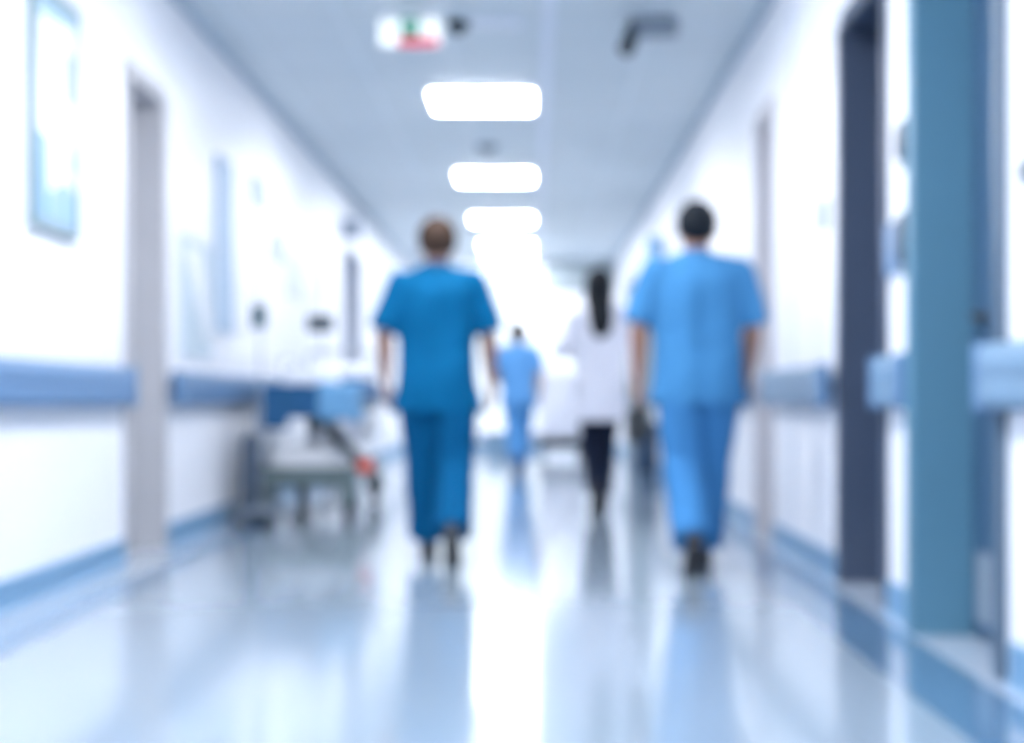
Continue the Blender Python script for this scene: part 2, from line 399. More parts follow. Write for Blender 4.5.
def wall_board(name, side, ya, yb, za, zb, mframe, mface, label, cat, t=.03, fw=.025):
    X = XL if side < 0 else XR; s = -side
    root = empty(name, (X, (ya+yb)/2, (za+zb)/2), label, cat)
    hy, hz = (yb-ya)/2, (zb-za)/2
    def b(bm, xa, xb, *r): box(bm, min(s*xa, s*xb), max(s*xa, s*xb), *r)
    bm = bmesh.new(); b(bm, 0, t, -hy, -hy+fw, -hz, hz); b(bm, 0, t, hy-fw, hy, -hz, hz); b(bm, 0, t, -hy+fw, hy-fw, -hz, -hz+fw); b(bm, 0, t, -hy+fw, hy-fw, hz-fw, hz)
    finish('frame', bm, mframe, root)
    bm = bmesh.new(); b(bm, 0, t*.6, -hy+fw, hy-fw, -hz+fw, hz-fw); finish('face', bm, mface, root)
    return root
M_pb = mat('pale_blue_board', (.45, .58, .72), .5)
wall_board('notice_board', -1, 9.75, 10.22, 1.27, 2.42, mat('board_edge', (.40, .52, .64), .4), M_pb, 'tall narrow pale blue board on the left wall above the handrail', 'notice board')
pg = wall_board('poster', -1, 8.75, 9.6, 1.08, 1.80, mat('poster_edge', (.60, .68, .75), .4), mat('poster_grey_green', (.52, .62, .68), .5), 'grey-green poster on the left wall between doorway and tall board', 'poster', t=.015, fw=.015)
bm = bmesh.new()
pts = [(-.30, .30), (.10, .30), (.38, -.10), (.38, -.28), (.20, -.20)]
a = [bm.verts.new((.0095, y, z)) for y, z in pts]; b = [bm.verts.new((.011, y, z)) for y, z in pts]
for i in range(5): bm.faces.new((a[i], a[(i+1) % 5], b[(i+1) % 5], b[i]))
bm.faces.new(a[::-1]); bm.faces.new(b); finish('printed_shape', bm, mat('poster_white', (.85, .87, .9), .4), pg)
wall_board('room_sign', -1, 11.0, 11.5, 2.27, 2.48, M_greyp, mat('sign_blue_grey', (.42, .54, .66), .4), 'small blue-grey sign high on the left wall above the stretcher', 'sign', t=.02, fw=.012)
wall_board('room_sign', -1, 12.6, 13.3, 1.70, 2.05, mat('lav_edge', (.6, .64, .76), .4), mat('lav_face', (.66, .72, .85), .4), 'pale lavender notice on the left wall behind the medical stands', 'sign', t=.015, fw=.012)
def projecting_sign(side, y, z, col, label, w=.26, h=.18):
    X = XL if side < 0 else XR; s = -side
    root = empty('projecting_sign', (X, y, z), label, 'sign')
    bm = bmesh.new(); box(bm, min(0, s*.04), max(0, s*.04), -.02, .02, -h/2, h/2, .003); finish('bracket', bm, M_steel, root)
    bm = bmesh.new(); box(bm, min(s*.04, s*w), max(s*.04, s*w), -.012, .012, -h/2, h/2, .004); finish('sign_plate', bm, mat('psign_%d' % len(MATS), col, .4), root)
projecting_sign(-1, 16.1, 2.66, (.32, .38, .48), 'small dark grey projecting sign above the far left doorway', .22, .2)
projecting_sign(1, 15.6, 2.40, (.32, .58, .85), 'light blue projecting sign high on the right wall beside the black-haired head', .20, .24)

# ------------------------------------------------------------------ right wall pieces
sw = empty('light_switch', (XR, 7.14, 1.70), 'small grey-blue switch plate on the right wall past navy frame', 'switch')
bm = bmesh.new(); box(bm, -.012, 0, -.09, .09, -.075, .075, .003); finish('plate', bm, mat('switch_grey_blue', (.16, .24, .30), .4), sw)
for dy in (-.04, .04):
    bm = bmesh.new(); box(bm, -.02, -.012, dy-.025, dy+.025, -.04, .04, .003); finish('rocker', bm, mat('rocker_grey', (.30, .38, .48), .4), sw)
def dispenser(y, z, h, label, blue=False):
    root = empty('wall_dispenser', (XR, y, z), label, 'dispenser', 'dispensers on the wall beside the teal door frame')
    bm = bmesh.new(); box(bm, -.02, 0, -.06, .40 if blue else .06, -h/2, h/2, .006); finish('back_plate', bm, M_bump if blue else M_white, root)
    bm = bmesh.new(); loft(bm, [(-.035, 0, -h/2+.01, .022, .045), (-.04, 0, -h*.3, .032, .06), (-.04, 0, h*.3, .032, .06), (-.035, 0, h/2-.005, .022, .045)], seg=24, sub=4, power=3); finish('body', bm, mat('dispenser_dark', (.02, .035, .055), .35), root, True)
    bm = bmesh.new(); box(bm, -.06, -.02, -.02, .02, -h/2-.03, -h/2+.012, .006); finish('nozzle', bm, M_greyp, root)
dispenser(5.42, 1.755, .15, 'rounded dark wall dispenser beside teal frame, the upper one')
dispenser(5.42, 1.40, .20, 'dark wall dispenser on blue backplate beside teal frame, the lower one', True)
wb = empty('call_button', (XR, 4.20, 1.46), 'small dark call button on the near right wall above the handrail', 'call button')
bm = bmesh.new(); box(bm, -.012, 0, -.045, .045, -.04, .04, .004); finish('plate', bm, M_greyp, wb)
bm = bmesh.new(); cyl(bm, (-.018, 0, 0), .02, .014, 'x', bev=.003); finish('button', bm, M_dark, wb, True)

# ------------------------------------------------------------------ stretcher
M_chass = mat('grey_green_chassis', (.12, .17, .18), .4)
M_blue = mat('stretcher_blue', (.02, .09, .22), .6)
M_lblue = mat('light_blue_blanket', (.15, .36, .60), .8)
st = empty('stretcher', (-1.55, 10.2, 0), 'wheeled hospital stretcher with blue mattress against the left wall', 'stretcher')
L_ = 2.0
def wheel(x, y):
    bm = bmesh.new(); cyl(bm, (x, y, .105), .105, .065, 'x', 28, .015); wl = finish('wheel', bm, M_black, st, True)
    bm = bmesh.new(); cyl(bm, (x, y, .095), .05, .05, 'x', 20, .004); finish('hub', bm, M_chass, wl, True)
    bm = bmesh.new(); tube(bm, [(x-.045, y, .105), (x-.045, y, .17), (x, y, .225), (x+.045, y, .17), (x+.045, y, .105)], .022, side=(0, 1, 0), sub=3); finish('fork', bm, M_chass, wl, True)
for x in (-.29, .29):
    for y in (.14, L_-.15): wheel(x, y)
bm = bmesh.new(); box(bm, -.34, .34, .02, .18, .225, .36, .03); box(bm, -.355, -.235, .0, .03, .10, .32, .01); box(bm, .235, .355, .0, .03, .10, .32, .01); box(bm, -.34, .34, L_-.24, L_-.08, .225, .36, .03)
box(bm, -.07, .07, .18, L_-.24, .25, .33, .01); box(bm, -.34, -.28, .1, L_-.15, .25, .32, .01); box(bm, .28, .34, .1, L_-.15, .25, .32, .01); finish('chassis', bm, M_chass, st)
bm = bmesh.new(); box(bm, -.24, .26, .16, L_-.26, .345, .49, .03); finish('storage_tray', bm, M_white, st)
for y in (.5, L_-.55):
    bm = bmesh.new(); cyl(bm, (0, y, .53), .055, .37, 'z', 24); cyl(bm, (0, y, .62), .04, .3, 'z', 20); finish('lift_column', bm, M_steel, st, True)
bm = bmesh.new(); box(bm, -.30, .30, .02, L_-.04, .74, .80, .012); finish('deck', bm, M_dark, st)
bm = bmesh.new(); box(bm, -.31, .31, 0, L_, .80, .90, .04); box(bm, -.31, .31, L_*.62, L_, .84, .99, .05); 
fuse('mattress', bm, .016, M_blue, st, 6)
bm = bmesh.new(); loft(bm, [(-.24, L_-.28, 1.02, .02, .03), (-.17, L_-.28, 1.03, .15, .065), (0, L_-.28, 1.035, .18, .075), (.17, L_-.28, 1.03, .15, .065), (.24, L_-.28, 1.02, .02, .03)], (0, 1, 0), 24, 5, power=2.6)
finish('pillow', bm, mat('white_linen', (.86, .88, .92), .8), st, True)
# white folded sheet over middle
bm = bmesh.new(); box(bm, -.20, .15, .22, .85, .905, 1.005, .04); fuse('folded_sheet', bm, .012, MATS['white_linen'], st, 6, lambda c, n: .008*noise.noise(c*9))
# blue cover hanging over near end and right side
bm = bmesh.new()
box(bm, -.325, .10, -.03, .55, .885, .925, .018); box(bm, -.30, .10, -.04, -.004, .70, .91, .014); box(bm, -.325, -.10, -.042, -.004, .62, .80, .014)
fuse('blue_cover', bm, .01, mat('deep_blue_cover', (.012, .095, .23), .8), st, 5, lambda c, n: .012*noise.noise(Vector((c.x*10, c.y*4, c.z*2))))
bm = bmesh.new()
box(bm, .08, .345, -.02, .55, .89, .935, .018); box(bm, .312, .35, -.02, .55, .66, .92, .014); box(bm, .10, .345, -.05, -.01, .68, .92, .014)
fuse('blanket', bm, .01, M_lblue, st, 5, lambda c, n: .014*noise.noise(Vector((c.x*8, c.y*8, c.z*2))))
# side rails, folded
for s in (-1, 1):
    bm = bmesh.new()
    x = s*.335
    tube(bm, [(x, .45, .70), (x, .45, .58), (x, .55, .52), (x, 1.4, .52), (x, 1.5, .58), (x, 1.5, .70)] if s > 0 else [(x, 1.1, .85), (x, 1.1, 1.08), (x, 1.2, 1.14), (x, 1.75, 1.14), (x, 1.85, 1.08), (x, 1.85, .85)], .013, side=(1, 0, 0), sub=3)
    for i in range(4):
        y = (.65+i*.22) if s > 0 else (1.25+i*.15)
        tube(bm, [(x, y, .52), (x, y, .74)] if s > 0 else [(x, y, .80), (x, y, 1.14)], .008)
    finish('side_rail', bm, M_steel, st, True)
bm = bmesh.new()
tube(bm, [(-.27, L_+.01, .80), (-.27, L_+.03, 1.14), (-.22, L_+.03, 1.20), (.22, L_+.03, 1.20), (.27, L_+.03, 1.14), (.27, L_+.01, .80)], .016, side=(0, 1, 0), sub=3); tube(bm, [(-.27, L_+.03, 1.03), (.27, L_+.03, 1.03)], .012)
finish('push_handle', bm, M_steel, st, True)
bm = bmesh.new(); tube(bm, [(.20, .08, .60), (.29, .02, .50), (.40, -.03, .395)], .042, side=(0, 1, 0), sub=3); lv = finish('brake_lever', bm, M_dark, st, True)
bm = bmesh.new(); box(bm, .37, .475, -.09, .01, .33, .415, .02); finish('brake_pedal', bm, mat('red_orange_pedal', (.75, .10, .06), .4), lv)
bm = bmesh.new(); tube(bm, [(.0, .2, .74), (.20, .08, .60)], .02, side=(0, 1, 0)); finish('lever_bracket', bm, M_dark, lv, True)

def wheeled_base(root, r, n, m):
    bm = bmesh.new()
    for i in range(n):
        a = 2*math.pi*i/n+.3
        loft(bm, [(0, 0, .105, .022, .018), (math.cos(a)*r, math.sin(a)*r, .07, .014, .012)], (-math.sin(a), math.cos(a), 0), 12, 1)
    cyl(bm, (0, 0, .105), .045, .06, 'z', 20); finish('base', bm, m, root, True)
    for i in range(n):
        a = 2*math.pi*i/n+.3
        bm = bmesh.new(); cyl(bm, (math.cos(a)*r, math.sin(a)*r, .03), .03, .022, 'x', 18, .005); tube(bm, [(math.cos(a)*r, math.sin(a)*r, .03), (math.cos(a)*r, math.sin(a)*r, .075)], .01); finish('caster', bm, M_black, root, True)
iv = empty('drip_stand', (-1.75, 9.85, 0), 'metal drip stand with dark pump, nearer the doorway than the monitor', 'drip stand')
iv.location = (-1.94+.16, 9.83, 0)
wheeled_base(iv, .2, 5, M_greyp)
bm = bmesh.new(); tube(bm, [(0, 0, .1), (0, 0, 1.95)], .011); finish('pole', bm, M_steel, iv, True)
bm = bmesh.new()
for s in (-1, 1): tube(bm, [(0, 0, 1.94), (s*.08, 0, 1.97), (s*.11, 0, 1.95), (s*.12, 0, 1.99)], .005, side=(0, 1, 0), sub=3)
finish('hook', bm, M_steel, iv, True)
bm = bmesh.new(); box(bm, -.045, .045, -.09, -.012, 1.29, 1.44, .01); pm = finish('infusion_pump', bm, mat('pump_teal', (.06, .14, .18), .4), iv)
bm = bmesh.new(); box(bm, -.03, .03, -.093, -.088, 1.38, 1.42); finish('screen', bm, M_dark, pm)
bm = bmesh.new(); loft(bm, [(.11, 0, 1.70, .02, .012), (.11, 0, 1.74, .05, .022), (.11, 0, 1.86, .052, .022), (.11, 0, 1.93, .02, .008)], seg=18, sub=3); finish('fluid_bag', bm, mat('clear_bag', (.75, .80, .88), .2), iv, True)
bm = bmesh.new(); tube(bm, [(.11, 0, 1.70), (.09, -.03, 1.55), (.03, -.05, 1.43)], .003, side=(0, 1, 0), sub=4); finish('drip_line', bm, MATS['clear_bag'], iv, True)
# vital signs monitor on a stand behind the stretcher
ms = empty('monitor_stand', (-1.78, 12.75, 0), 'rolling stand with dark monitor screen behind the stretcher', 'monitor stand')
wheeled_base(ms, .2, 5, M_greyp)
bm = bmesh.new(); tube(bm, [(0, 0, .1), (0, 0, 1.95)], .014); finish('pole', bm, M_steel, ms, True)
bm = bmesh.new(); box(bm, -.12, .10, -.09, -.01, 1.40, 1.54, .012); mo = finish('monitor', bm, mat('monitor_grey', (.16, .22, .28), .4), ms)
bm = bmesh.new(); box(bm, -.105, .085, -.094, -.089, 1.415, 1.525); finish('screen', bm, M_dark, mo)
bm = bmesh.new(); box(bm, -.13, .13, -.11, .03, 1.0, 1.02, .004); finish('shelf', bm, M_steel, ms)
bm = bmesh.new()
for s in (-1, 1): tube(bm, [(0, 0, 1.94), (s*.08, 0, 1.97), (s*.11, 0, 1.95)], .006, side=(0, 1, 0), sub=3)
finish('hook', bm, M_steel, ms, True)
# oxygen cylinder by the wall in front of the stretcher
ox = empty('oxygen_cylinder', (-1.885, 10.05, 0), 'slim dark upright gas cylinder between the left wall and stretcher', 'gas cylinder')
bm = bmesh.new(); loft(bm, [(0, 0, 0, .052, .052), (0, 0, .03, .058, .058), (0, 0, .52, .058, .058), (0, 0, .57, .04, .04), (0, 0, .60, .018, .018)], seg=28, sub=3); finish('tank', bm, mat('cylinder_slate', (.06, .09, .14), .35), ox, True)
bm = bmesh.new(); cyl(bm, (0, 0, .62), .014, .06); cyl(bm, (0, 0, .66), .03, .018, 'z', 16, .004); finish('valve', bm, M_steel, ox, True)

# ------------------------------------------------------------------ far end furniture
ct = empty('linen_trolley', (.40, 20.7, 0), 'white covered linen trolley on dark wheels behind the white coat', 'trolley')
bm = bmesh.new(); box(bm, -.30, .32, -.25, .25, .30, 1.22, .04); fuse('cover', bm, .02, mat('trolley_cover', (.80, .81, .90), .8), ct, 4, lambda c, n: .014*noise.noise(Vector((c.x*9, c.y*9, c.z*2))))
bm = bmesh.new(); box(bm, -.30, .32, -.25, .25, .15, .30, .02); finish('chassis', bm, M_dark, ct)
for x in (-.24, .26):
    for y in (-.2, .2):
        bm = bmesh.new(); cyl(bm, (x, y, .075), .075, .035, 'x', 20, .008); tube(bm, [(x, y, .075), (x, y, .16)], .014); finish('caster', bm, M_black, ct, True)
wbn = empty('waste_bin', (1.22, 16.1, 0), 'dark blue waste bin on the floor by the right wall', 'bin')
bm = bmesh.new(); loft(bm, [(0, 0, 0, .11, .11), (0, 0, .02, .125, .125), (0, 0, .50, .14, .14), (0, 0, .52, .14, .14)], seg=28, sub=1); finish('body', bm, mat('bin_blue', (.05, .09, .16), .4), wbn, True)
bm = bmesh.new(); loft(bm, [(0, 0, .52, .148, .148), (0, 0, .545, .148, .148), (0, 0, .59, .09, .09), (0, 0, .60, .02, .02)], seg=28, sub=1); finish('lid', bm, M_dark, wbn, True)
bm = bmesh.new(); box(bm, -.04, .04, -.19, -.12, .012, .03, .004); finish('pedal', bm, M_steel, wbn)
cb = empty('storage_box', (-.38, 22.5, 0), 'low blue-grey storage box on the floor before the end window', 'box')
bm = bmesh.new(); box(bm, -.30, .30, -.2, .2, 0, .30, .02); finish('body', bm, mat('box_blue_grey', (.20, .33, .46), .5), cb)
bm = bmesh.new(); box(bm, -.31, .31, -.21, .21, .30, .33, .008); finish('lid', bm, M_bcap, cb)

# ------------------------------------------------------------------ people
def V(*a): return Vector(a)
def ik(a, b, l1, l2, bend):
    d = b-a; L = min(d.length, l1+l2-1e-4); dn = d.normalized()
    x = (l1*l1-l2*l2+L*L)/(2*L); h = math.sqrt(max(l1*l1-x*x, 0))
    bn = (bend-dn*bend.dot(dn)).normalized()
    return a+dn*x+bn*h
def hand(bm, W, a, n, w, curl=.35, k=1.0):
    """wrist W, hand axis a, palm normal n, thumb direction w"""
    a = a.normalized(); w = (w-a*w.dot(a)).normalized(); n = (n-a*n.dot(a)-w*n.dot(w)).normalized()
    def pt(u, v, q): return W+a*u*k+w*v*k+n*q*k
    rr = [(-.02, 0, 0, .027, .022), (.0, 0, 0, .028, .020), (.03, .002, 0, .036, .018), (.065, .002, 0, .042, .016), (.090, 0, 0, .041, .014), (.098, 0, 0, .036, .010)]
    loft(bm, [(*pt(u, v, q), rx*k, ry*k) for u, v, q, rx, ry in rr], tuple(w), 16, 3, power=2.5)
    for i, (ln, v0, u0) in enumerate(((.070, .031, .088), (.079, .0103, .094), (.073, -.0103, .092), (.056, -.030, .083))):
        p = pt(u0, v0, 0); c = curl*(.8+.15*i); ang = 0; pts = [(*(p-a*.02*k), .0088*k, .0088*k), (*p, .0088*k, .0088*k)]
        fan = (1.5-i)*.035
        for j, fr in enumerate((.45, .30, .25)):
            ang += c*(1.0 if j else .7)
            dr = (a*math.cos(ang)+n*math.sin(ang)+w*fan).normalized()
            p = p+dr*ln*fr*k
            r = (.0084, .0078, .0062)[j]*k
            pts.append((*p, r, r))
        loft(bm, pts, tuple(w), 10, 2)
    p0 = pt(.022, .022, .004); d1 = (a*.72+w*.62+n*.25).normalized(); d2 = (a*.88+w*.25+n*.38).normalized()
    loft(bm, [(*(p0-d1*.01*k), .012*k, .012*k), (*p0, .0135*k, .0135*k), (*(p0+d1*.036*k), .0112*k, .0112*k), (*(p0+d1*.036*k+d2*.028*k), .0095*k, .0095*k), (*(p0+d1*.036*k+d2*.048*k), .0060*k, .0060*k)], tuple(n), 12, 2)

def person(loc, label, height, cfg):
    s = height/1.75; rz = cfg.get('rz', 0)
    wd = cfg.get('wide', 1.0); vox = cfg.get('vox', .0048)
    root = empty('person', loc, label, 'person', rz=rz)
    fem = cfg.get('fem', False)
    skin = mat('skin_%s' % cfg['skin'][0], cfg['skin'][1], .5)
    sh = .178*wd*(.88 if fem else 1)
    lean = cfg.get('lean', .02)
    sway = cfg.get('sway', 0)
    hipL, hipR = V(-.092, 0, .905), V(.092, 0, .905)
    HC = V(0, lean+.025, 1.630)
    # ---- joints
    legs = []
    for hip, (ax, ay, pitch, lift) in zip((hipL, hipR), cfg['feet']):
        # pitch>0 : heel raised, ball of the foot on the ground
        az = .085*math.cos(pitch)+.12*math.sin(max(pitch, 0))+lift
        if pitch < 0: az = .085*math.cos(pitch)+.055*math.sin(-pitch)+lift
        A = V(ax, ay, az)
        K = ik(hip, A, .425, .415, V(.02*(1 if ax > 0 else -1), 1, 0))
        legs.append((hip, K, A, pitch))
    arms = []
    for sgn, (ed, wd_) in zip((-1, 1), cfg['arms']):
        S = V(sgn*sh, lean, 1.432); E = S+V(*ed).normalized()*.285; W = E+V(*wd_).normalized()*.245
        arms.append((sgn, S, E, W))
    # ---- body, one continuous surface
    bm = bmesh.new()
    tw = .9*wd*(.9 if fem else 1)
    loft(bm, [(0, 0, .84, .10, .09), (0, 0, .90, .155, .11), (0, .0, .97, .155, .11), (0, lean*.3, 1.08, .135, .095), (0, lean*.7, 1.22, .150*tw/.9, .105), (0, lean, 1.36, .160*tw/.9, .10), (0, lean, 1.41, .140*tw/.9, .075), (0, lean, 1.455, .072, .055)], seg=28)
    nr = .052 if fem else .060
    loft(bm, [(0, lean-.01, 1.42, nr*1.5, nr*1.1), (0, lean-.005, 1.47, nr*1.1, nr), (0, lean+.008, 1.53, nr, nr), (0, lean+.018, 1.60, nr, nr)], seg=20)
    # head: cranium, face, jaw, nose, brow, lips, ears
    hk = cfg.get('head', 1.13)
    def hb(x, y, z, rx, ry, rz_): ball(bm, (HC.x+x*hk, HC.y+y*hk, HC.z+z*hk), (rx*hk, ry*hk, rz_*hk), 24)
    hb(0, -.008, .022, .076, .096, .090); hb(0, .020, -.030, .064, .072, .080); hb(0, .052, -.088, .034, .034, .026)
    hb(0, .066, .030, .052, .026, .018); hb(0, .088, -.022, .010, .020, .024); hb(0, .098, -.034, .014, .012, .010)
    hb(0, .082, -.062, .022, .010, .006); hb(0, .080, -.071, .019, .010, .006)
    hb(-.036, .058, -.030, .020, .022, .018); hb(.036, .058, -.030, .020, .022, .018)
    for q in (-1, 1):
        hb(q*.078, -.004, -.010, .009, .019, .030); hb(q*.080, -.010, .006, .008, .013, .014)
    for sgn, S, E, W in arms:
        f = .95 if fem else cfg.get('limb', 1.1)
        loft(bm, [(*(S-V(0, 0, -.015)), .030, .034), (*(S-V(0, 0, .015)), .048, .050), (*S.lerp(E, .35), .050*f, .052*f), (*S.lerp(E, .8), .041*f, .043*f), (*E, .038*f, .040*f), (*E.lerp(W, .25), .040*f, .041*f), (*E.lerp(W, .7), .030*f, .031*f), (*W, .023*f, .027*f)], seg=18)
        a = (W-E).normalized()
        hx = cfg.get('hand', {}).get(sgn)
        if hx: nn, ww, cu = V(*hx[0]), V(*hx[1]), hx[2]
        else: nn, ww, cu = V(-sgn, -.25, 0), V(sgn*.15, 1, 0), .38
        hand(bm, W+a*.006, a, nn, ww, cu, f)
    for hip, K, A, p in legs:
        loft(bm, [(*(hip+V(0, 0, .04)), .075, .085), (*hip, .082, .09), (*hip.lerp(K, .35), .076, .08), (*hip.lerp(K, .85), .055, .058), (*K, .052, .056), (*K.lerp(A, .3), .052, .056), (*K.lerp(A, .7), .038, .04), (*A, .034, .038)], seg=18)
        R = Matrix.Rotation(-p, 3, 'X')
        def fp(y, z): return A+R@V(0, y, z-.085)
        loft(bm, [(*fp(-.05, .05), .022, .025), (*fp(-.02, .05), .030, .035), (*fp(.06, .04), .034, .03), (*fp(.13, .03), .036, .018), (*fp(.17, .025), .02, .012)], seg=16)
    fuse('body', bm, vox, skin, root, 3, None, s)
    # ---- eyes
    for q in (-1, 1):
        bm = bmesh.new(); ball(bm, (HC.x+q*.031*hk, HC.y+.0735*hk, HC.z+.004), (.0125, .0110, .0075), 16)
        for v in bm.verts: v.co *= s
        e = finish('eye', bm, mat('eye_white', (.8, .8, .8), .2), root, True)
        bm = bmesh.new(); ball(bm, (HC.x+q*.031*hk, HC.y+.0735*hk+.0098, HC.z+.004), (.0055, .0022, .0055), 12)
        for v in bm.verts: v.co *= s
        finish('iris', bm, mat('iris_brown', (.06, .03, .02), .2), e, True)
    # ---- hair
    hm = mat('hair_%s' % cfg['hair'][0], cfg['hair'][1], .7, spec=.2)
    t = bmesh.new(); bmesh.ops.create_uvsphere(t, u_segments=48, v_segments=32, radius=1)
    for v in t.verts: v.co = V(v.co.x*.0885*hk, (v.co.y*.1075-.010)*hk, (v.co.z*.101+.026)*hk)
    lo = cfg.get('hair_low', -.022); sl = .80
    kill = [v for v in t.verts if v.co.z < lo+sl*v.co.y - (.012 if abs(v.co.x) > .06 and v.co.y < .03 else 0)]
    bmesh.ops.delete(t, geom=kill, context='VERTS')
    bmesh.ops.solidify(t, geom=t.faces[:], thickness=.012)
    for v in t.verts: v.co += HC
    bm = bmesh.new(); merge(bm, t)
    if cfg.get('long'):
        x = cfg['long']
        loft(bm, [(0, HC.y-.045, HC.z+.06, .070, .045), (0, HC.y-.080, HC.z, .085, .045), (0, HC.y-.088, HC.z-.09, .090, .042), (.004, HC.y-.130, HC.z-.19, .092, .040), (.008, HC.y-.168, HC.z-.28, .085, .038), (.008, HC.y-.178, HC.z-.35, .055, .028), (.008, HC.y-.180, HC.z-.38, .02, .012)], seg=24)
        for q in (-1, 1):
            loft(bm, [(q*.055, HC.y-.01, HC.z+.07, .03, .05), (q*.083, HC.y-.02, HC.z, .018, .045), (q*.085, HC.y-.03, HC.z-.10, .018, .042), (q*.075, HC.y-.06, HC.z-.20, .02, .03)], seg=16)
    fuse('hair', bm, .0055, hm, root, 3, lambda c, n: .004*noise.noise(Vector((c.x*90, c.y*90, c.z*25))), s)
    # ---- top
    top = cfg['top']; tm = mat('cloth_%s' % top[0], top[1], .85, spec=.12, var=.05, scale=25)
    hem = cfg.get('hem', .79); hx = cfg.get('hemx', .205)
    bm = bmesh.new()
    w_ = wd*(.88 if fem else 1)
    loft(bm, [(0, 0, hem, hx*w_, .150), (0, .0, hem+.02, hx*w_*.995, .149), (0, 0, .95, .196*w_, .145), (0, lean*.4, 1.10, .187*w_, .135), (0, lean*.7, 1.24, .200*w_, .140), (0, lean, 1.36, .212*w_, .140), (0, lean, 1.43, .193*w_, .115), (0, lean-.004, 1.475, .125*w_, .088), (0, lean-.004, 1.505, .078, .073)], seg=40)
    if cfg.get('long_sleeve'):
        for sgn, S, E, W in arms:
            loft(bm, [(*(S+V(0, 0, .02)), .050, .055), (*S, .064, .070), (*S.lerp(E, .4), .062, .064), (*E, .056, .058), (*E.lerp(W, .4), .054, .054), (*E.lerp(W, .93), .046, .046)], seg=22)
    else:
        for sgn, S, E, W in arms:
            f = cfg.get('sleeve', .80)
            out = V(sgn*.012, 0, 0)
            loft(bm, [(*(S+V(-sgn*.012, 0, .045)), .030, .035), (*(S+V(-sgn*.004, 0, .03)), .062, .066), (*(S+V(0, 0, -.01)), .074, .080), (*(S.lerp(E, f*.5)+out*.6), .072, .080), (*(S.lerp(E, f)+out), .076, .088)], seg=24, sub=3)
    for sgn, S, E, W in arms:
        loft(bm, [(sgn*.03, lean-.004, 1.475, .072, .055), (sgn*.09*w_, lean-.002, 1.447, .082, .060), (*(S+V(-sgn*.035, 0, -.002)), .078, .066), (*(S+V(-sgn*.002, 0, -.020)), .070, .060)], (0, 1, 0), 24, 4)
        ball(bm, S+V(-sgn*.006, 0, -.012), (.074, .080, .074), 24)
    cre = cfg.get('crease', 0)
    def fold(c, n):
        d = .010*noise.noise(Vector((c.x*11+3, c.y*11, c.z*4)))+.006*noise.noise(Vector((c.x*6, c.y*6+7, c.z*14-c.x*9)))
        if c.y < 0:
            d -= cre*math.exp(-((c.x-.01-(1.4-c.z)*.03)/.022)**2)*max(0, min(1, (1.46-c.z)*6))
            d -= .004*math.exp(-((c.z-1.02-.5*abs(c.x))/.02)**2)
        hemf = max(0, min(1, (1.0-c.z)/.2))
        d += hemf*.005*math.sin(math.atan2(c.y, c.x)*9+1)
        return d
    shirt = fuse(top[2], bm, .0075, tm, root, 4, fold, s)
    # collar / neckband
    bm = bmesh.new()
    cz = 1.500
    loft(bm, [(0, lean-.004, cz-.012, .080, .076), (0, lean-.002, cz+.004, .076, .072), (0, lean+.001, cz+.018, .070, .067)], seg=32, sub=2)
    if top[2] == 'white_coat':
        loft(bm, [(0, lean-.012, cz-.03, .105, .085), (0, lean-.006, cz+.0, .088, .076), (0, lean+.0, cz+.030, .074, .066)], seg=32, sub=3)
    for v in bm.verts: v.co *= s
    finish('collar', bm, tm if top[2] == 'white_coat' else mat('cloth_%s_trim' % top[0], [c*.8 for c in top[1]], .85), root if False else shirt, True)
    # ---- trousers
    bt = cfg['bottom']; bmx = mat('cloth_%s' % bt[0], bt[1], .85, spec=.12, var=.05, scale=25)
    slim = cfg.get('slim', 1.0)
    bm = bmesh.new()
    pk = .84 if fem else 1.0
    loft(bm, [(0, 0, .80, .13*pk, .10), (0, -.005, .86, .170*pk, .125*pk), (0, 0, .93, .172*pk, .125*pk), (0, 0, 1.0, .160*pk, .112*pk), (0, 0, 1.04, .15*pk, .105*pk)], seg=32)
    for hip, K, A, p in legs:
        off = cfg.get('cuff', .02)
        end = A+(K-A).normalized()*(off) 
        loft(bm, [(*(hip+V(0, 0, .03)), .095*pk*pk, .11*pk), (*(hip-V(0, 0, .04)), .100*slim**.5*pk, .112*slim**.5*pk), (*hip.lerp(K, .45), .092*slim, .098*slim), (*hip.lerp(K, .9), .082*slim, .086*slim), (*K.lerp(A, .3), .080*slim, .085*slim), (*K.lerp(end, .75), .078*slim, .082*slim), (*K.lerp(end, .97), .078*slim, .086*slim), (*end, .078*slim, .086*slim)], seg=24)
    def tfold(c, n):
        return .009*noise.noise(Vector((c.x*9+9, c.y*9, c.z*3.5)))+.007*noise.noise(Vector((c.x*5, c.y*5+2, c.z*13+c.x*8)))*max(.3, min(1, (.75-c.z)*2))
    fuse('trousers', bm, .0075, bmx, root, 4, tfold, s)
    # ---- shoes
    sm = mat('shoe_%s' % cfg['shoe'][0], cfg['shoe'][1], .5); som = mat('sole_%s' % cfg['shoe'][0], cfg['shoe'][2], .6)
    for hip, K, A, p in legs:
        R = Matrix.Rotation(-p, 3, 'X'); x = 0
        def fp(y, z): return A+R@V(0, y, z-.085)
        bm = bmesh.new()
        loft(bm, [(*fp(-.078, .052), .018, .026), (*fp(-.066, .058), .034, .046), (*fp(-.03, .062), .038, .052), (*fp(.03, .056), .040, .046), (*fp(.09, .044), .044, .034), (*fp(.14, .036), .044, .024), (*fp(.178, .030), .034, .016), (*fp(.192, .027), .014, .009)], seg=24, sub=3, power=2.3)
        for v in bm.verts: v.co *= s
        shoe = finish('shoe', bm, sm, root, True)
        bm = bmesh.new()
        n = 26; ra = []
        prof = [(-.084, .018), (-.072, .036), (-.02, .040), (.05, .040), (.11, .047), (.155, .044), (.185, .030), (.198, .012)]
